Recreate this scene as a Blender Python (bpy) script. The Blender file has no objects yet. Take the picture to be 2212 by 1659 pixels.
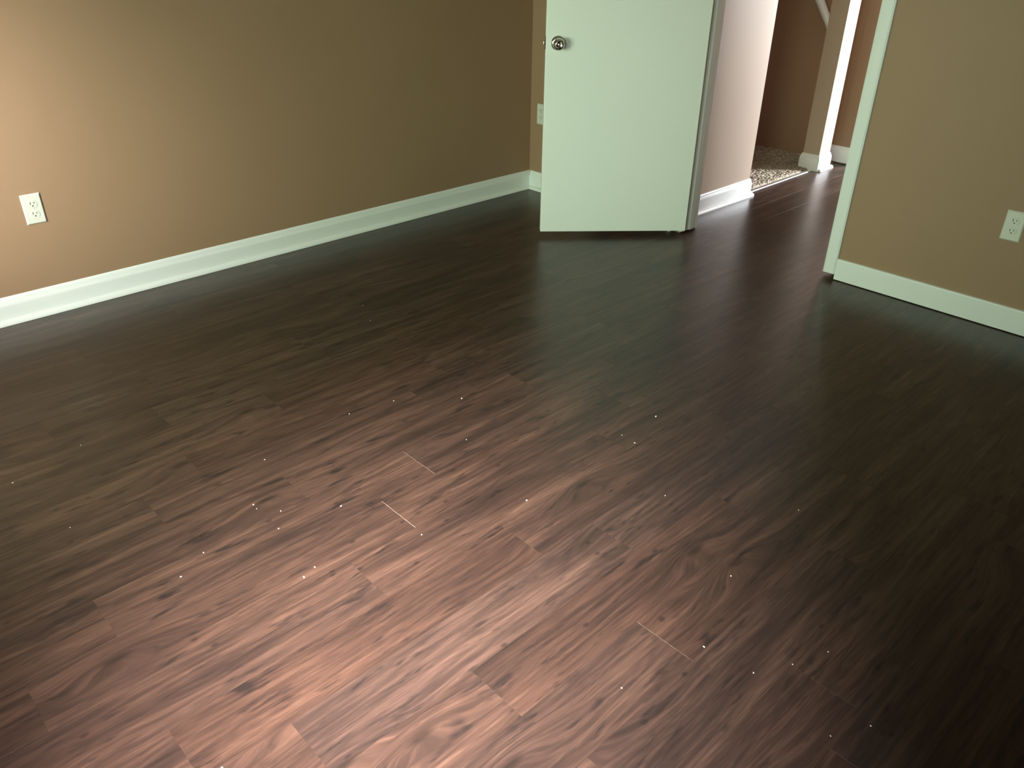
import bpy, bmesh, math, random
from mathutils import Vector, Matrix

scene = bpy.context.scene
COL = scene.collection
random.seed(7)

# ------------------------------------------------------------------ camera
FW, FH, FPX = 2212.0, 1659.0, 1712.95
yaw, pit, rol = -0.80281, 0.52051, -0.01362
CAM = Vector((3.420, -3.426, 1.375))
fwd = Vector((math.sin(yaw) * math.cos(pit), math.cos(yaw) * math.cos(pit), -math.sin(pit)))
rgt = Vector((math.cos(yaw), -math.sin(yaw), 0.0))
dwn = fwd.cross(rgt)
c, s = math.cos(rol), math.sin(rol)
rgt, dwn = c * rgt + s * dwn, -s * rgt + c * dwn
cd = bpy.data.cameras.new('camera')
cd.sensor_fit = 'HORIZONTAL'
cd.sensor_width = 36.0
cd.lens = 36.0 * FPX / FW
cd.clip_start = 0.02
cam = bpy.data.objects.new('camera', cd)
COL.objects.link(cam)
M = Matrix((rgt, -dwn, -fwd)).transposed().to_4x4()
M.translation = CAM
cam.matrix_world = M
scene.camera = cam

# ------------------------------------------------------------------ world, exposure
world = bpy.data.worlds.new('daylight')
scene.world = world
world.use_nodes = True
wb = world.node_tree.nodes['Background']
wb.inputs[0].default_value = (0.75, 0.86, 1.0, 1)
wb.inputs[1].default_value = 0.3
vs = scene.view_settings
vs.view_transform = 'Standard'
vs.look = 'None'
vs.gamma = 1.0
vs.use_curve_mapping = False
vs.exposure = 0.0
scene.cycles.max_bounces = 8
scene.cycles.transmission_bounces = 4


# ------------------------------------------------------------------ daylight entering at the windows
def area(name, loc, target, sx, sy, power, color, spread=180.0):
    ld = bpy.data.lights.new(name, 'AREA')
    ld.shape = 'RECTANGLE'
    ld.size, ld.size_y = sx, sy
    ld.energy = power
    ld.color = color
    ld.spread = math.radians(spread)
    o = bpy.data.objects.new(name, ld)
    COL.objects.link(o)
    o.location = loc
    d = Vector(target) - Vector(loc)
    o.rotation_euler = d.to_track_quat('-Z', 'Y').to_euler()
    return o


area('garden_daylight', (1.45, -4.03, 1.00), (0.45, 0.0, 0.15), 1.2, 0.90, 31.0, (0.76, 1.0, 0.72), 106.0)
area('side_garden_daylight', (3.10, -4.03, 1.30), (1.2, 0.3, 0.5), 0.7, 0.9, 9.5, (0.77, 1.0, 0.74), 74.0)
area('low_sky_daylight', (1.15, -4.02, 1.25), (0.0, -3.05, 0.68), 0.5, 0.9, 9.0, (1.0, 1.0, 1.0), 52.0)
area('sky_daylight', (3.25, -4.00, 1.85), (2.40, -2.82, 0.0), 0.6, 0.5, 46.0, (1.0, 0.94, 0.93), 40.0)
area('landing_daylight', (3.05, 4.20, 1.25), (1.0, 1.3, 0.3), 0.62, 1.2, 610.0, (0.90, 0.95, 1.0))

# ------------------------------------------------------------------ materials
def mat(name):
    m = bpy.data.materials.new(name)
    m.use_nodes = True
    nt = m.node_tree
    return m, nt, nt.nodes['Principled BSDF']


def lin(r, g, b):
    f = lambda v: (v / 255.0 / 12.92) if v / 255.0 <= 0.04045 else ((v / 255.0 + 0.055) / 1.055) ** 2.4
    return (f(r), f(g), f(b), 1.0)


def paint(name, col, rough, bump_scale=300.0, bump=0.03, mottling=0.03):
    m, nt, b = mat(name)
    N, L = nt.nodes, nt.links
    tc = N.new('ShaderNodeTexCoord')
    n1 = N.new('ShaderNodeTexNoise')
    n1.inputs['Scale'].default_value = 3.0
    n1.inputs['Detail'].default_value = 4
    L.new(tc.outputs['Object'], n1.inputs['Vector'])
    hsv = N.new('ShaderNodeHueSaturation')
    hsv.inputs['Color'].default_value = col
    mr = N.new('ShaderNodeMapRange')
    mr.inputs['To Min'].default_value = 1 - mottling
    mr.inputs['To Max'].default_value = 1 + mottling
    L.new(n1.outputs['Fac'], mr.inputs['Value'])
    L.new(mr.outputs['Result'], hsv.inputs['Value'])
    L.new(hsv.outputs['Color'], b.inputs['Base Color'])
    b.inputs['Roughness'].default_value = rough
    n2 = N.new('ShaderNodeTexNoise')
    n2.inputs['Scale'].default_value = bump_scale
    n2.inputs['Detail'].default_value = 2
    L.new(tc.outputs['Object'], n2.inputs['Vector'])
    bp = N.new('ShaderNodeBump')
    bp.inputs['Strength'].default_value = bump
    bp.inputs['Distance'].default_value = 0.002
    L.new(n2.outputs['Fac'], bp.inputs['Height'])
    L.new(bp.outputs['Normal'], b.inputs['Normal'])
    return m


M_WALL = paint('tan_wall_paint', lin(150, 119, 93), 0.62, 260, 0.08)
M_WALL_LIT = paint('tan_paint_lightened_for_daylight', lin(176, 154, 134), 0.62, 260, 0.08)  # wall tan made paler, so daylight brightness sits in the colour
M_TRIM = paint('white_trim_paint', lin(226, 226, 224), 0.35, 60, 0.04, 0.015)
M_DOOR = paint('white_door_paint', lin(222, 221, 217), 0.38, 120, 0.02, 0.015)
M_CEIL = paint('white_ceiling_paint', lin(225, 224, 218), 0.8, 200, 0.2)
M_PLAST = paint('ivory_plastic', lin(206, 204, 193), 0.3, 100, 0.0, 0.0)
M_DARK = paint('dark_slot', lin(40, 36, 30), 0.6, 100, 0.0, 0.0)
M_CORE = paint('underlay_pale_for_glints', lin(178, 158, 144), 0.7, 100, 0.0, 0.03)  # kept pale to paint the light caught along open plank ends
M_CRUMB = paint('white_crumb', lin(238, 232, 222), 0.7, 900, 0.1, 0.05)


def metal(name, col, rough):
    m, nt, b = mat(name)
    b.inputs['Base Color'].default_value = col
    b.inputs['Metallic'].default_value = 1.0
    N, L = nt.nodes, nt.links
    tc = N.new('ShaderNodeTexCoord')
    n = N.new('ShaderNodeTexNoise')
    n.inputs['Scale'].default_value = 80
    L.new(tc.outputs['Object'], n.inputs['Vector'])
    mr = N.new('ShaderNodeMapRange')
    mr.inputs['To Min'].default_value = rough * 0.8
    mr.inputs['To Max'].default_value = rough * 1.2
    L.new(n.outputs['Fac'], mr.inputs['Value'])
    L.new(mr.outputs['Result'], b.inputs['Roughness'])
    return m


M_CHROME = metal('polished_nickel', (0.62, 0.60, 0.56, 1), 0.12)
M_STRIPM = metal('brushed_aluminium', (0.80, 0.80, 0.82, 1), 0.32)

m, nt, b = mat('window_glass')
b.inputs['Base Color'].default_value = (1, 1, 1, 1)
b.inputs['Roughness'].default_value = 0.02
b.inputs['Transmission Weight'].default_value = 1.0
b.inputs['IOR'].default_value = 1.45
M_GLASS = m


def wood():
    m, nt, b = mat('dark_walnut_vinyl')
    N, L = nt.nodes, nt.links
    tc = N.new('ShaderNodeTexCoord')
    oi = N.new('ShaderNodeObjectInfo')

    def math_(op, a, bb=None, c3=None):
        n = N.new('ShaderNodeMath')
        n.operation = op
        for i, v in enumerate((a, bb, c3)):
            if v is None:
                continue
            if isinstance(v, (int, float)):
                n.inputs[i].default_value = v
            else:
                L.new(v, n.inputs[i])
        return n.outputs[0]
    # a shift of its own for every plank
    comb = N.new('ShaderNodeCombineXYZ')
    L.new(math_('MULTIPLY', oi.outputs['Random'], 37.0), comb.inputs[0])
    L.new(math_('MULTIPLY', oi.outputs['Random'], 91.0), comb.inputs[1])
    L.new(math_('MULTIPLY', oi.outputs['Random'], 53.0), comb.inputs[2])
    add = N.new('ShaderNodeVectorMath')
    add.operation = 'ADD'
    L.new(tc.outputs['Object'], add.inputs[0])
    L.new(comb.outputs[0], add.inputs[1])
    P = add.outputs[0]
    # slow sideways drift makes the grain wander
    wn = N.new('ShaderNodeTexNoise')
    mp0 = N.new('ShaderNodeMapping')
    mp0.inputs['Scale'].default_value = (9, 2.6, 1)
    L.new(P, mp0.inputs['Vector'])
    L.new(mp0.outputs[0], wn.inputs['Vector'])
    wn.inputs['Scale'].default_value = 1.0
    wn.inputs['Detail'].default_value = 2.0
    drift = math_('MULTIPLY', math_('SUBTRACT', wn.outputs['Fac'], 0.5), 0.024)
    mpk = N.new('ShaderNodeMapping')
    mpk.inputs['Scale'].default_value = (3.9, 1.15, 1)
    L.new(P, mpk.inputs['Vector'])
    vo = N.new('ShaderNodeTexVoronoi')
    vo.voronoi_dimensions = '2D'
    vo.inputs['Scale'].default_value = 1.0
    L.new(mpk.outputs[0], vo.inputs['Vector'])
    kd = vo.outputs['Distance']
    # the grain parts around each knot
    bend = math_('EXPONENT', math_('MULTIPLY', math_('MULTIPLY', kd, kd), -48.0))
    drift = math_('MULTIPLY_ADD', bend, 0.040, drift)
    dv = N.new('ShaderNodeCombineXYZ')
    L.new(drift, dv.inputs[0])
    add2 = N.new('ShaderNodeVectorMath')
    add2.operation = 'ADD'
    L.new(P, add2.inputs[0])
    L.new(dv.outputs[0], add2.inputs[1])
    Q = add2.outputs[0]

    def noise(vec, sc, detail=2.0, rough=0.5):
        mp = N.new('ShaderNodeMapping')
        mp.inputs['Scale'].default_value = sc
        L.new(vec, mp.inputs['Vector'])
        n = N.new('ShaderNodeTexNoise')
        n.inputs['Scale'].default_value = 1.0
        n.inputs['Detail'].default_value = detail
        n.inputs['Roughness'].default_value = rough
        L.new(mp.outputs[0], n.inputs['Vector'])
        return n.outputs['Fac']
    broad = noise(Q, (24, 1.5, 1), 2.0)
    strk = noise(Q, (95, 4.0, 1), 3.0, 0.6)
    fine = noise(Q, (260, 12, 1), 3.0, 0.7)
    blot = noise(Q, (38, 7.0, 1), 3.0, 0.65)
    # cathedral figure: contour lines of a stretched noise
    cath = noise(Q, (10, 1.6, 1), 1.0)
    ring = math_('SINE', math_('MULTIPLY', cath, 85.0))
    ringf = math_('MULTIPLY', ring, 0.030)
    v = math_('MULTIPLY_ADD', math_('SUBTRACT', broad, 0.5), 0.85, 0.5)
    v = math_('MULTIPLY_ADD', math_('SUBTRACT', strk, 0.5), 0.80, v)
    v = math_('MULTIPLY_ADD', math_('SUBTRACT', fine, 0.5), 0.60, v)
    v = math_('ADD', v, ringf)
    v = math_('MULTIPLY_ADD', math_('SUBTRACT', oi.outputs['Random'], 0.5), 0.06, v)
    ramp = N.new('ShaderNodeValToRGB')
    cr = ramp.color_ramp
    cr.elements[0].position = 0.10
    cr.elements[0].color = lin(36, 28, 25)
    cr.elements[1].position = 0.92
    cr.elements[1].color = lin(96, 73, 60)
    e = cr.elements.new(0.42)
    e.color = lin(55, 41, 35)
    e = cr.elements.new(0.66)
    e.color = lin(73, 54, 45)
    L.new(v, ramp.inputs['Fac'])
    # dark mineral streaks
    mr = N.new('ShaderNodeMapRange')
    mr.inputs['From Min'].default_value = 0.572
    mr.inputs['From Max'].default_value = 0.70
    L.new(blot, mr.inputs['Value'])
    mix = N.new('ShaderNodeMix')
    mix.data_type = 'RGBA'
    L.new(math_('MULTIPLY', mr.outputs[0], 0.85), mix.inputs['Factor'])
    L.new(ramp.outputs['Color'], mix.inputs['A'])
    mix.inputs['B'].default_value = lin(31, 26, 25)
    # knots
    mk = N.new('ShaderNodeMapRange')
    mk.inputs['From Min'].default_value = 0.050
    mk.inputs['From Max'].default_value = 0.018
    L.new(kd, mk.inputs['Value'])
    mix2 = N.new('ShaderNodeMix')
    mix2.data_type = 'RGBA'
    L.new(math_('MULTIPLY', mk.outputs[0], 0.7), mix2.inputs['Factor'])
    L.new(mix.outputs['Result'], mix2.inputs['A'])
    mix2.inputs['B'].default_value = lin(30, 24, 21)
    # pin knots
    mpp = N.new('ShaderNodeMapping')
    mpp.inputs['Scale'].default_value = (6.0, 3.6, 1)
    L.new(Q, mpp.inputs['Vector'])
    vp = N.new('ShaderNodeTexVoronoi')
    vp.voronoi_dimensions = '2D'
    vp.inputs['Scale'].default_value = 1.0
    L.new(mpp.outputs[0], vp.inputs['Vector'])
    mp2 = N.new('ShaderNodeMapRange')
    mp2.inputs['From Min'].default_value = 0.040
    mp2.inputs['From Max'].default_value = 0.018
    L.new(vp.outputs['Distance'], mp2.inputs['Value'])
    mix3 = N.new('ShaderNodeMix')
    mix3.data_type = 'RGBA'
    L.new(math_('MULTIPLY', mp2.outputs[0], 0.6), mix3.inputs['Factor'])
    L.new(mix2.outputs['Result'], mix3.inputs['A'])
    mix3.inputs['B'].default_value = lin(28, 22, 20)
    # grey or reddish cast of the plank
    hsv = N.new('ShaderNodeHueSaturation')
    rnd2 = math_('FRACT', math_('MULTIPLY', oi.outputs['Random'], 7.31))
    L.new(math_('MULTIPLY_ADD', rnd2, 0.12, 0.92), hsv.inputs['Saturation'])
    rnd3 = math_('FRACT', math_('MULTIPLY', oi.outputs['Random'], 17.7))
    L.new(math_('MULTIPLY_ADD', rnd3, 0.12, 0.94), hsv.inputs['Value'])
    L.new(mix3.outputs['Result'], hsv.inputs['Color'])
    L.new(hsv.outputs['Color'], b.inputs['Base Color'])
    b.inputs['Specular IOR Level'].default_value = 0.4
    # worn satin sheen
    rn = noise(P, (3, 3, 1), 3.0)
    rr = N.new('ShaderNodeMapRange')
    rr.inputs['To Min'].default_value = 0.27
    rr.inputs['To Max'].default_value = 0.36
    L.new(rn, rr.inputs['Value'])
    L.new(rr.outputs[0], b.inputs['Roughness'])
    bp = N.new('ShaderNodeBump')
    bp.inputs['Strength'].default_value = 0.12
    bp.inputs['Distance'].default_value = 0.0006
    L.new(math_('ADD', fine, strk), bp.inputs['Height'])
    L.new(bp.outputs['Normal'], b.inputs['Normal'])
    return m


M_WOOD = wood()


def carpet_mat():
    m, nt, b = mat('beige_frieze_carpet')
    N, L = nt.nodes, nt.links
    tc = N.new('ShaderNodeTexCoord')
    n = N.new('ShaderNodeTexNoise')
    n.inputs['Scale'].default_value = 90
    n.inputs['Detail'].default_value = 3
    L.new(tc.outputs['Object'], n.inputs['Vector'])
    r = N.new('ShaderNodeValToRGB')
    r.color_ramp.elements[0].position = 0.35
    r.color_ramp.elements[0].color = lin(105, 95, 80)
    r.color_ramp.elements[1].position = 0.65
    r.color_ramp.elements[1].color = lin(185, 173, 154)
    L.new(n.outputs['Fac'], r.inputs['Fac'])
    L.new(r.outputs['Color'], b.inputs['Base Color'])
    b.inputs['Roughness'].default_value = 0.95
    return m


M_CARPET = carpet_mat()


# ------------------------------------------------------------------ helpers
def link(name, me, material, parent=None):
    o = bpy.data.objects.new(name, me)
    COL.objects.link(o)
    if material is not None and len(me.materials) == 0:
        me.materials.append(material)
    if parent is not None:
        o.parent = parent
    return o


def bm_obj(name, bm, material, parent=None, smooth=False):
    bmesh.ops.recalc_face_normals(bm, faces=bm.faces)
    me = bpy.data.meshes.new(name)
    bm.to_mesh(me)
    bm.free()
    if smooth:
        for p in me.polygons:
            p.use_smooth = True
    return link(name, me, material, parent)


def add_box(bm, x0, x1, y0, y1, z0, z1, bevel=0.0):
    r = bmesh.ops.create_cube(bm, size=1.0)
    vs_ = r['verts']
    for v in vs_:
        v.co = Vector(((x0 + x1) / 2 + v.co.x * (x1 - x0), (y0 + y1) / 2 + v.co.y * (y1 - y0), (z0 + z1) / 2 + v.co.z * (z1 - z0)))
    if bevel > 0:
        es = list({e for v in vs_ for e in v.link_edges})
        bmesh.ops.bevel(bm, geom=es, offset=bevel, segments=2, profile=0.5, affect='EDGES')
    return bm


def box(name, x0, x1, y0, y1, z0, z1, material, parent=None, bevel=0.0):
    return bm_obj(name, add_box(bmesh.new(), x0, x1, y0, y1, z0, z1, bevel), material, parent)


def empty(name, loc=(0, 0, 0), rz=0.0):
    o = bpy.data.objects.new(name, None)
    COL.objects.link(o)
    o.location = loc
    o.rotation_euler = (0, 0, rz)
    o.empty_display_size = 0.1
    return o


def tag(o, label, cat=None, group=None, kind=None):
    o['label'] = label
    if cat:
        o['category'] = cat
    if group:
        o['group'] = group
    if kind:
        o['kind'] = kind
    return o


def sweep(bm, profile, path, z=0.0):
    """profile: (offset to the left of the path, height); path: list of (x, y), mitred at the corners."""
    n = len(path)
    rows = []
    for i in range(n):
        p = Vector(path[i])
        d0 = (Vector(path[i]) - Vector(path[i - 1])).normalized() if i > 0 else None
        d1 = (Vector(path[i + 1]) - Vector(path[i])).normalized() if i < n - 1 else None
        if d0 is None:
            d0 = d1
        if d1 is None:
            d1 = d0
        n0, n1 = Vector((-d0.y, d0.x)), Vector((-d1.y, d1.x))
        nn = (n0 + n1).normalized()
        k = 1.0 / max(0.3, nn.dot(n0))
        rows.append([bm.verts.new((p.x + nn.x * k * a, p.y + nn.y * k * a, z + h)) for a, h in profile])
    m_ = len(profile)
    for i in range(n - 1):
        for j in range(m_):
            a, b_, c_, d_ = rows[i][j], rows[i][(j + 1) % m_], rows[i + 1][(j + 1) % m_], rows[i + 1][j]
            bm.faces.new((a, b_, c_, d_))
    bm.faces.new(rows[0])
    bm.faces.new(list(reversed(rows[-1])))
    return bm


def lathe(bm, prof, seg=32):
    """prof: (radius, height) turned about +Z."""
    rows = []
    for r, h in prof:
        if r < 1e-6:
            rows.append([bm.verts.new((0, 0, h))])
        else:
            rows.append([bm.verts.new((r * math.cos(2 * math.pi * i / seg), r * math.sin(2 * math.pi * i / seg), h)) for i in range(seg)])
    for a, b_ in zip(rows[:-1], rows[1:]):
        for i in range(seg):
            j = (i + 1) % seg
            if len(a) == 1 and len(b_) > 1:
                bm.faces.new((a[0], b_[i], b_[j]))
            elif len(b_) == 1 and len(a) > 1:
                bm.faces.new((a[i], a[j], b_[0]))
            elif len(a) > 1:
                bm.faces.new((a[i], a[j], b_[j], b_[i]))
    return bm


# ------------------------------------------------------------------ room shell
CH = 2.44            # ceiling height
RX, RY = 4.30, -4.10  # right wall, window wall
JL, JR = 1.150, 1.930  # door jamb faces
DH = 2.05
WT = 0.115
XH = 1.000           # hall wall face
YE = 0.855           # end of the hall wall
YEND = 2.033         # wall closing the hall
LX, LY = 4.30, 4.30


def walls(name, boxes, label, material=None):
    bm = bmesh.new()
    for bb in boxes:
        add_box(bm, *bb)
    o = bm_obj(name, bm, material or M_WALL)
    return tag(o, label, 'wall', kind='structure')


# floor: pale sub-floor slab that carries the planks
floor = box('floor', -1.62, 4.42, -4.22, 4.42, -0.05, -0.0015, M_CORE)
tag(floor, 'dark walnut plank floor running through the room and hallway', 'floor', kind='structure')
ceil = box('ceiling', -1.62, 4.42, -4.22, 4.42, CH, CH + 0.1, M_CEIL)
tag(ceil, 'flat white ceiling above the empty room', 'ceiling', kind='structure')

walls('wall_left', [(-WT, 0, RY, 0, 0, CH)], 'long tan wall with white baseboard and one outlet')
walls('wall_back', [(-1.5, JL - 0.02, 0, WT, 0, CH), (JR + 0.02, 2.0, 0, WT, 0.03, CH), (2.0, RX, 0, WT, 0, CH), (JL - 0.02, JR + 0.02, 0, WT, DH + 0.02, CH)],
      'tan wall pierced by the open doorway')
walls('wall_right', [(RX, RX + WT, RY, LY, 0, CH)], 'tan side wall behind the camera')


def wall_with_holes(name, x0, x1, y0, y1, holes, label):
    """wall along X with rectangular window holes (hx0, hx1, hz0, hz1), sorted."""
    bx, cur = [], x0
    for hx0, hx1, hz0, hz1 in holes:
        bx.append((cur, hx0, y0, y1, 0, CH))
        bx.append((hx0, hx1, y0, y1, 0, hz0))
        bx.append((hx0, hx1, y0, y1, hz1, CH))
        cur = hx1
    bx.append((cur, x1, y0, y1, 0, CH))
    return walls(name, bx, label)


W1 = (0.85, 2.35, 0.50, 1.80)
W2 = (2.70, 3.50, 0.82, 2.20)
W3 = (2.70, 3.40, 0.60, 2.00)
wall_with_holes('wall_front', -WT, RX + WT, RY - WT, RY, [W1, W2], 'tan window wall opposite the doorway')
walls('wall_hall_left', [(XH - WT, XH, WT, YE, 0, CH)], 'tan hallway wall painted paler for daylight just past the door', M_WALL_LIT)
walls('wall_hall_post', [(XH - WT, XH, 1.700, 1.845, 0, CH)], 'narrow tan wall stub painted paler for daylight beside the carpeted opening', M_WALL_LIT)
walls('wall_hall_end', [(-1.5, 1.12, YEND, YEND + WT, 0, CH)], 'shaded brown wall closing the hallway')
walls('wall_hall_right', [(2.02, 2.02 + WT, WT, 2.34, 0, CH)], 'tan right-hand hallway wall hidden by the doorway')  # unseen wall, its length set to shade the near hallway wall
walls('wall_stair_left', [(-1.5 - WT, -1.5, 0, YEND + WT, 0, CH)], 'tan wall at the far side of the carpeted room')
walls('wall_landing_left', [(1.12 - WT, 1.12, YEND + WT, LY, 0, CH)], 'tan landing wall past the hallway end')
wall_with_holes('wall_landing_far', 1.0, RX + WT, LY, LY + WT, [W3], 'tan landing wall holding the daylight window')


# windows
def window(name, w, y0, y1, inward, label):
    x0, x1, z0, z1 = w
    root = empty(name, ((x0 + x1) / 2, (y0 + y1) / 2, z0))
    tag(root, label, 'window', kind='structure')
    ox, oy, oz = root.location

    def part(nm, bxs, m):
        bm = bmesh.new()
        for (a, b_, c_, d_, e_, f_) in bxs:
            add_box(bm, a - ox, b_ - ox, c_ - oy, d_ - oy, e_ - oz, f_ - oz)
        return bm_obj(nm, bm, m, root)
    ym = (y0 + y1) / 2
    part('window_frame', [(x0, x0 + 0.04, y0, y1, z0, z1), (x1 - 0.04, x1, y0, y1, z0, z1), (x0 + 0.04, x1 - 0.04, y0, y1, z0, z0 + 0.04),
                          (x0 + 0.04, x1 - 0.04, y0, y1, z1 - 0.04, z1), (x0 + 0.04, x1 - 0.04, ym - 0.015, ym + 0.015, (z0 + z1) / 2 - 0.02, (z0 + z1) / 2 + 0.02)], M_TRIM)
    for a, b_ in ((z0 + 0.04, (z0 + z1) / 2 - 0.02), ((z0 + z1) / 2 + 0.02, z1 - 0.04)):
        part('pane', [(x0 + 0.04, x1 - 0.04, ym - 0.003, ym + 0.003, a, b_)], M_GLASS)
    ys = (y1, y1 + 0.03) if inward > 0 else (y0 - 0.03, y0)
    part('window_sill', [(x0 - 0.04, x1 + 0.04, ys[0], ys[1], z0 - 0.02, z0)], M_TRIM)


window('window_1', W1, RY - WT, RY, 1, 'white sash window facing the garden nearest the long wall')
window('window_2', W2, RY - WT, RY, 1, 'white sash window throwing light on the floor')
window('window_3', W3, LY, LY + WT, -1, 'white sash window lighting the landing')

# ------------------------------------------------------------------ planks
PW, PL, X0 = 0.152, 0.90, 1.770
JOINT = {0: -2.287, 1: -2.475, 2: -2.676, 3: -2.303, 4: -2.120, 5: -2.674, 6: -2.305, -1: -2.617, -4: -2.430, -2: -2.05, -3: -2.78}
OPEN = {(0, -2.287): 0.0016, (1, -2.475): 0.0017, (6, -2.305): 0.0014, (2, -2.676): 0.0008, (-1, -1.717): 0.0012, (6, -1.405): 0.0010}  # gap widths baring the pale slab, a painted glint of plank edges
rng = random.Random(11)
mesh_cache = {}


def plank_mesh(w, l):
    key = (round(w, 4), round(l, 4))
    if key in mesh_cache:
        return mesh_cache[key]
    t, e = 0.0015, 0.00025
    v = [(0, 0, -t), (w, 0, -t), (w, l, -t), (0, l, -t),
         (0, 0, -e), (w, 0, -e), (w, l, -e), (0, l, -e),
         (e, e, 0), (w - e, e, 0), (w - e, l - e, 0), (e, l - e, 0)]
    f = [(3, 2, 1, 0), (8, 9, 10, 11)]
    for i in range(4):
        j = (i + 1) % 4
        f.append((i, j, 4 + j, 4 + i))
        f.append((4 + i, 4 + j, 8 + j, 8 + i))
    me = bpy.data.meshes.new('plank')
    me.from_pydata(v, [], f)
    me.materials.append(M_WOOD)
    mesh_cache[key] = me
    return me


nplank = 0
for k in range(-12, 17):
    xa, xb = X0 + PW * k, X0 + PW * (k + 1)
    j0 = JOINT.get(k, rng.uniform(-3.2, -2.3))
    spans = []
    if xa < 0.955:
        spans.append((max(xa, 0.0), min(xb, 4.3), RY, 0.0))
        if xb > 0.955:
            spans.append((0.962, xb, 0.0, LY))
    else:
        spans.append((xa, min(xb, 4.3), RY, LY))
    for sx0, sx1, sy0, sy1 in spans:
        if sx1 - sx0 < 0.01:
            continue
        y = j0 - PL * math.ceil((j0 - sy0) / PL)
        while y < sy1 - 0.005:
            a, b_ = max(y, sy0), min(y + PL, sy1)
            if b_ - a > 0.02:
                gap = 0.0
                for (kk, yy), g in OPEN.items():
                    if kk == k and abs(yy - a) < 0.02:
                        gap = g
                o = link('plank', plank_mesh(sx1 - sx0, b_ - a - gap), M_WOOD, floor)
                o.location = (sx0, a + gap, 0)
                nplank += 1
            y += PL

# ------------------------------------------------------------------ baseboards
BB = [(0, 0), (0.013, 0), (0.013, 0.074), (0.0125, 0.079), (0.010, 0.086), (0.0075, 0.092), (0.006, 0.099), (0.0035, 0.1035), (0, 0.105)]
BBL = [(0, 0), (0.013, 0), (0.013, 0.070), (0.0125, 0.076), (0.0085, 0.088), (0.006, 0.098), (0.003, 0.104), (0, 0.106)]
SHOE = [(0.013, 0)] + [(0.013 + 0.019 * math.cos(t * math.pi / 12), 0.019 * math.sin(t * math.pi / 12)) for t in range(0, 7)]


def baseboard(name, path, label, shoe=True, z=0.0008, prof=BB, shoe_path=None):
    o = bm_obj(name, sweep(bmesh.new(), prof, path, z), M_TRIM)
    tag(o, label, 'baseboard', kind='structure')
    if shoe:
        bm_obj('shoe_moulding', sweep(bmesh.new(), SHOE, shoe_path or path, z), M_TRIM, o)
    return o


# paths run so that the room lies to their left
baseboard('baseboard_left', [(0, -0.0001), (0, RY)], 'long white baseboard with shoe moulding along the tan wall', prof=BBL)
baseboard('baseboard_back_left', [(1.085, 0), (0.0135, 0)], 'short white baseboard in the corner behind the door', prof=BBL)
baseboard('baseboard_back_right', [(RX, 0), (1.992, 0)], 'white baseboard right of the doorway without shoe moulding', shoe=False, z=0.004,
          prof=[(0, 0), (0.012, 0), (0.012, 0.091), (0.0105, 0.0945), (0.007, 0.0965), (0, 0.097)])
baseboard('baseboard_right', [(RX, RY), (RX, -0.014)], 'white baseboard along the side wall behind the camera')
baseboard('baseboard_front', [(0.0135, RY), (RX - 0.0135, RY)], 'white baseboard below the windows')
baseboard('baseboard_hall_left', [(XH - WT, YE), (XH, YE), (XH, WT)], 'sunlit white baseboard wrapping the end of the hallway wall',
          shoe_path=[(XH, YE + 0.028), (XH, WT)])
baseboard('baseboard_hall_post', [(XH - WT, 1.82), (XH - WT, 1.700), (XH, 1.700), (XH, 1.845), (XH - WT, 1.845)][::-1],
          'bright white baseboard around the narrow wall stub', shoe_path=[(XH, 1.875), (XH, 1.700)])
baseboard('baseboard_hall_end', [(1.12, YEND), (0.90, YEND)], 'shaded white baseboard on the brown wall at the hallway end', shoe=False, z=0.008)

# ------------------------------------------------------------------ door frame
frame = empty('trim_1', (JL, 0, 0))
tag(frame, 'white door jamb, stop and casing around the open doorway', 'door frame', kind='structure')


def fpart(name, x0, x1, y0, y1, z0, z1, bevel=0.0015):
    return box(name, x0 - JL, x1 - JL, y0, y1, z0, z1, M_TRIM, frame, bevel)


JZ = 0.011
fpart('jamb', JL - 0.019, JL, 0.0, WT, JZ, DH)
fpart('jamb', JR, JR + 0.019, 0.0, WT, 0.020, DH)
fpart('jamb', JL - 0.019, JR + 0.019, 0.0, WT, DH, DH + 0.019)
fpart('door_stop', JL, JL + 0.010, 0.040, 0.075, JZ + 0.002, DH)
fpart('door_stop', JR - 0.010, JR, 0.040, 0.075, 0.022, DH)
fpart('door_stop', JL + 0.010, JR - 0.010, 0.040, 0.075, DH - 0.010, DH)
CW = 0.057
CP = [(0, 0), (0.008, 0), (0.012, 0.006), (0.014, 0.020), (0.015, 0.040), (0.016, 0.050), (0.012, 0.0565), (0, 0.057)]


def casing(inner_x, side, y, facing, z0, z1):
    """side: +1 grows towards +x; facing: -1 faces the room, +1 the hall."""
    bm = bmesh.new()
    lo = [bm.verts.new((inner_x + side * w - JL, y + facing * d, z0)) for d, w in CP]
    hi = [bm.verts.new((inner_x + side * w - JL, y + facing * d, z1)) for d, w in CP]
    n = len(CP)
    for i in range(n):
        j = (i + 1) % n
        bm.faces.new((lo[i], lo[j], hi[j], hi[i]))
    bm.faces.new(lo)
    bm.faces.new(hi)
    bm_obj('casing', bm, M_TRIM, frame)


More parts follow.
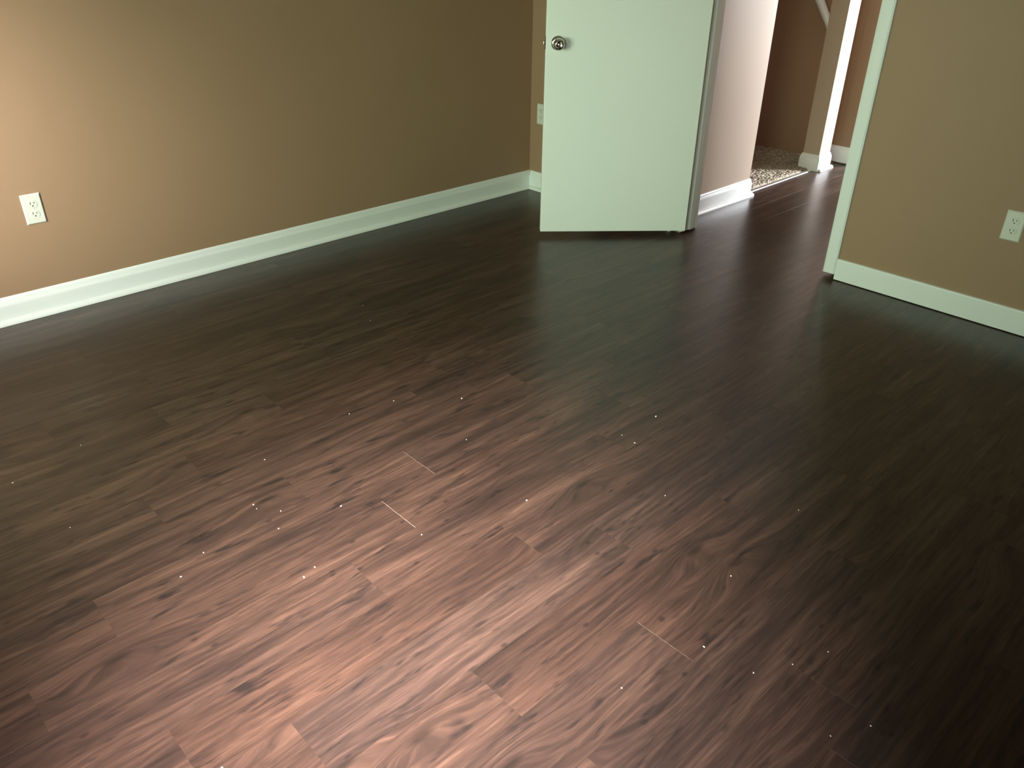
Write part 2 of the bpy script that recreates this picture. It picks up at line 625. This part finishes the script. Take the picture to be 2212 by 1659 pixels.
casing(JL - 0.005, -1, 0.0, -1, JZ, DH + CW)
casing(1.935, 1, 0.0, -1, 0.027, DH + CW)
casing(JL - 0.004, -1, WT, 1, 0.004, DH + CW)
casing(JR + 0.004, 1, WT, 1, 0.004, DH + CW)
for yy, fc in ((0.0, -1), (WT, 1)):
    bm = bmesh.new()
    lo = [bm.verts.new((JL - 0.005 - JL, yy + fc * d, DH + 0.005 + w)) for d, w in CP]
    hi = [bm.verts.new((JR + 0.005 - JL, yy + fc * d, DH + 0.005 + w)) for d, w in CP]
    for i in range(len(CP)):
        j = (i + 1) % len(CP)
        bm.faces.new((lo[i], lo[j], hi[j], hi[i]))
    bm.faces.new(lo)
    bm.faces.new(hi)
    bm_obj('casing', bm, M_TRIM, frame)

# ------------------------------------------------------------------ door leaf: local x runs from hinge to free edge, local -y is the face seen
DZ, DW, DT, DTOP = 0.027, 0.7555, 0.035, 2.03
ANG = math.radians(-130.6)
# hinge end of the visible face
HP = Vector((1.1765, -0.0245, 0.0))
door = bm_obj('door_1', add_box(bmesh.new(), 0, DW, -DT, 0, DZ, DTOP, 0.0025), M_DOOR)
door.location = HP
door.rotation_euler = (0, 0, ANG)
tag(door, 'plain flat white slab door standing open into the room', 'door', kind='structure')
# local +y points to the seen side once turned by ANG
KX, KZ = 0.7000, 0.925


def turned(name, prof, x, z, side, material, parent, seg=36):
    o = bm_obj(name, lathe(bmesh.new(), prof, seg), material, parent, True)
    o.location = (x, 0 if side > 0 else -DT, z)
    o.rotation_euler = (math.radians(-90 if side > 0 else 90), 0, 0)
    return o


ROSE = [(0.0, 0.0), (0.0325, 0.0), (0.0325, 0.003), (0.030, 0.0065), (0.024, 0.009), (0.016, 0.0105), (0.0, 0.0105)]
KNOB = [(0.0, 0.010), (0.0115, 0.010), (0.0110, 0.022), (0.0130, 0.028), (0.0200, 0.033), (0.0255, 0.040), (0.0272, 0.047),
        (0.0262, 0.054), (0.0225, 0.060), (0.0165, 0.0645), (0.0125, 0.0655), (0.0110, 0.0640), (0.0, 0.0640)]
BTN = [(0.0, 0.064), (0.0050, 0.064), (0.0050, 0.0672), (0.0040, 0.068), (0.0, 0.068)]
for sd in (1, -1):
    kb = turned('door_knob', KNOB, KX, KZ, sd, M_CHROME, door)
    r_ = bm_obj('rosette', lathe(bmesh.new(), ROSE, 36), M_CHROME, kb, True)
    b_ = bm_obj('lock_button', lathe(bmesh.new(), BTN, 20), M_CHROME, kb, True)
    if sd > 0:
        kb['label'] = 'round polished metal knob'
lp = box('latch_plate', DW - 0.0005, DW + 0.0012, -DT / 2 - 0.0125, -DT / 2 + 0.0125, KZ - 0.028, KZ + 0.028, M_CHROME, door)
box('latch_bolt', DW + 0.0012, DW + 0.010, -DT / 2 - 0.008, -DT / 2 + 0.008, KZ - 0.008, KZ + 0.008, M_CHROME, door, 0.002)
for hz in (0.22, 1.02, 1.82):
    hg = bm_obj('hinge', lathe(bmesh.new(), [(0, 0), (0.006, 0), (0.006, 0.089), (0.004, 0.093), (0, 0.093)], 14), M_STRIPM, door, True)
    hg.location = (-0.002, -DT - 0.003, hz)

# ------------------------------------------------------------------ outlets
def rounded_face(bm, w, h, d0, d1, flat):
    """duplex receptacle face: circle with flattened top and bottom, extruded along +z (d0..d1)."""
    n = 28
    ring0, ring1 = [], []
    for i in range(n):
        a = 2 * math.pi * i / n
        x = w / 2 * math.cos(a)
        z = max(-flat, min(flat, w / 2 * math.sin(a)))
        ring0.append(bm.verts.new((x, -d0, z)))
        ring1.append(bm.verts.new((x * 0.97, -d1, z * 0.97)))
    for i in range(n):
        j = (i + 1) % n
        bm.faces.new((ring0[i], ring0[j], ring1[j], ring1[i]))
    bm.faces.new(ring1)
    bm.faces.new(list(reversed(ring0)))
    return bm


def outlet(loc, rz, label):
    root = empty('wall_outlet', loc, rz)      # local -y faces the room, z up
    tag(root, label, 'outlet', 'ivory wall outlets')
    bm = bmesh.new()
    w, h = 0.0352, 0.0575
    back = [bm.verts.new((sx * w, 0, sz * h)) for sx, sz in ((-1, -1), (1, -1), (1, 1), (-1, 1))]
    mid = [bm.verts.new((sx * w, -0.0028, sz * h)) for sx, sz in ((-1, -1), (1, -1), (1, 1), (-1, 1))]
    frt = [bm.verts.new((sx * (w - 0.0045), -0.0068, sz * (h - 0.0045))) for sx, sz in ((-1, -1), (1, -1), (1, 1), (-1, 1))]
    for i in range(4):
        j = (i + 1) % 4
        bm.faces.new((back[i], back[j], mid[j], mid[i]))
        bm.faces.new((mid[i], mid[j], frt[j], frt[i]))
    bm.faces.new(frt)
    bm.faces.new(list(reversed(back)))
    bm_obj('cover_plate', bm, M_PLAST, root)
    for cz in (0.0195, -0.0195):
        rc = bm_obj('receptacle', rounded_face(bmesh.new(), 0.034, 0.028, 0.0066, 0.0082, 0.0138), M_PLAST, root)
        rc.location = (0, 0, cz)
        box('slot', -0.0078, -0.0054, -0.0085, -0.0080, -0.0008, 0.0088, M_DARK, rc)
        box('slot', 0.0054, 0.0076, -0.0085, -0.0080, 0.0004, 0.0080, M_DARK, rc)
        g = bm_obj('ground_hole', lathe(bmesh.new(), [(0, 0.0080), (0.0026, 0.0080), (0.0026, 0.0085), (0, 0.0085)], 14), M_DARK, rc)
        g.rotation_euler = (math.radians(90), 0, 0)
        g.location = (0, 0, -0.0065)
    sc_ = bm_obj('screw', lathe(bmesh.new(), [(0, 0.0066), (0.0030, 0.0066), (0.0030, 0.0074), (0.0018, 0.0080), (0, 0.0080)], 14), M_PLAST, root)
    sc_.rotation_euler = (math.radians(90), 0, 0)
    return root


outlet((0.0, -2.695, 0.4215), math.radians(90), 'ivory duplex outlet on the brightly lit long tan wall')
outlet((2.628, 0.0, 0.412), 0.0, 'ivory duplex outlet on the wall right of the doorway, cut by the photo edge')
outlet((0.091, 0.0, 0.445), 0.0, 'ivory outlet in the corner, half hidden behind the white door')

# ------------------------------------------------------------------ carpeted room beyond the hall
def carpet():
    bm = bmesh.new()
    x0, x1, y0, y1, st = -1.5, 0.945, WT, YEND, 0.0085
    # fine pile where it shows, coarse elsewhere
    nx, ny = int((x1 - x0) / st), int((y1 - y0) / st)
    r = random.Random(3)
    g = []
    for i in range(nx + 1):
        row = []
        for j in range(ny + 1):
            x, y = x0 + (x1 - x0) * i / nx, y0 + (y1 - y0) * j / ny
            edge = i in (0, nx) or j in (0, ny)
            zz = -0.001 if edge else 0.006 + r.random() * 0.010
            if not edge:
                x += r.uniform(-.003, .003)
                y += r.uniform(-.003, .003)
            row.append(bm.verts.new((x, y, zz)))
        g.append(row)
    for i in range(nx):
        for j in range(ny):
            bm.faces.new((g[i][j], g[i + 1][j], g[i + 1][j + 1], g[i][j + 1]))
    o = bm_obj('carpet', bm, M_CARPET)
    tag(o, 'beige shaggy carpet seen through the hallway opening', 'carpet', kind='stuff')


carpet()
bm = bmesh.new()
strip_prof = [(0.0, 0.0), (0.026, 0.0), (0.025, 0.002), (0.019, 0.0045), (0.007, 0.0045), (0.001, 0.002)]
sweep(bm, strip_prof, [(0.974, 0.872), (0.974, 1.684)], 0.0006)
o = bm_obj('transition_strip', bm, M_STRIPM)
tag(o, 'thin metal transition strip between carpet and plank floor', 'floor strip')

# stair handrail in the carpeted room
def tube(bm, pts, rad, seg=12):
    rows = []
    for i, p in enumerate(pts):
        a = Vector(pts[max(0, i - 1)])
        b2 = Vector(pts[min(len(pts) - 1, i + 1)])
        d = (b2 - a).normalized()
        u = d.cross(Vector((0, 1, 0))).normalized()
        w = Vector((0, 1, 0))
        w = (w - d * w.dot(d)).normalized()
        r_ = rad[i] if isinstance(rad, (list, tuple)) else rad
        rows.append([bm.verts.new(Vector(p) + u * r_ * math.cos(2 * math.pi * t / seg) + w * r_ * 1.0 * math.sin(2 * math.pi * t / seg)) for t in range(seg)])
    for a, b2 in zip(rows[:-1], rows[1:]):
        for t in range(seg):
            n_ = (t + 1) % seg
            bm.faces.new((a[t], a[n_], b2[n_], b2[t]))
    bm.faces.new(rows[0])
    bm.faces.new(list(reversed(rows[-1])))
    return bm


rail = empty('stair_handrail', (0.745, 1.97, 0.86))
tag(rail, 'pale grey stair handrail slanting down behind the wall stub', 'handrail')
rp = [(-0.62, 0, 0.90), (-0.30, 0, 0.42), (-0.085, 0, 0.150), (-0.02, 0, 0.055), (0.015, 0, 0.0), (0.035, 0, -0.05), (0.05, 0, -0.09)]
bm_obj('rail', tube(bmesh.new(), rp, [0.027, 0.027, 0.027, 0.025, 0.021, 0.017, 0.012]), M_TRIM, rail, True)
bm_obj('bracket', tube(bmesh.new(), [(-0.25, 0.0, 0.34), (-0.25, 0.03, 0.30), (-0.25, 0.062, 0.30)], 0.008, 8), M_STRIPM, rail, True)

# ------------------------------------------------------------------ crumbs on the floor
CR = [(1.865, -2.569, 1.0), (1.698, -2.741, .9), (1.72, -2.743, .6), (1.773, -2.7, .8), (1.834, -2.741, .8), (1.789, -2.926, .8), (1.834, -3.004, 1.1),
      (2.025, -2.749, 1.0), (2.038, -2.787, 1.1), (1.479, -2.286, .9), (1.51, -2.131, .8), (1.652, -1.953, 1.3), (1.851, -2.104, .7), (2.167, -1.561, 1.4),
      (2.217, -1.733, 1.2), (2.193, -2.178, 1.1), (2.109, -2.48, 1.0), (2.442, -1.878, .8), (2.747, -2.018, .9), (2.83, -2.254, 1.1), (2.944, -2.236, .7),
      (2.99, -2.154, .6), (3.026, -2.065, .8), (2.776, -2.473, .8), (3.176, -2.179, .8), (3.132, -2.26, .6), (2.731, -1.66, .7), (1.526, -2.614, .8),
      (1.46, -3.138, .6), (1.149, -3.19, .9), (1.082, -2.985, .7), (2.377, -3.164, .8), (0.794, -1.765, .8), (0.935, -1.826, .7), (2.162, -1.728, .7)]
crumb_meshes = []
for v_ in range(4):
    bm = bmesh.new()
    bmesh.ops.create_icosphere(bm, subdivisions=1, radius=1.0)
    rr_ = random.Random(40 + v_)
    for v in bm.verts:
        v.co *= rr_.uniform(0.7, 1.2)
        v.co = Vector((v.co.x * 0.0032, v.co.y * 0.0021, max(v.co.z, -0.55) * 0.0014 + 0.55 * 0.0014))
    me = bpy.data.meshes.new('crumb')
    bm.to_mesh(me)
    bm.free()
    me.materials.append(M_CRUMB)
    crumb_meshes.append(me)
for i, (x, y, s_) in enumerate(CR):
    o = link('crumb', crumb_meshes[i % 4], None)
    o.location = (x, y, 0.0)
    o.rotation_euler = (0, 0, rng.uniform(0, 6.28))
    o.scale = (s_, s_, s_)
    tag(o, 'tiny white crumb of debris lying on the plank floor', 'crumb', 'crumbs scattered on the floor')
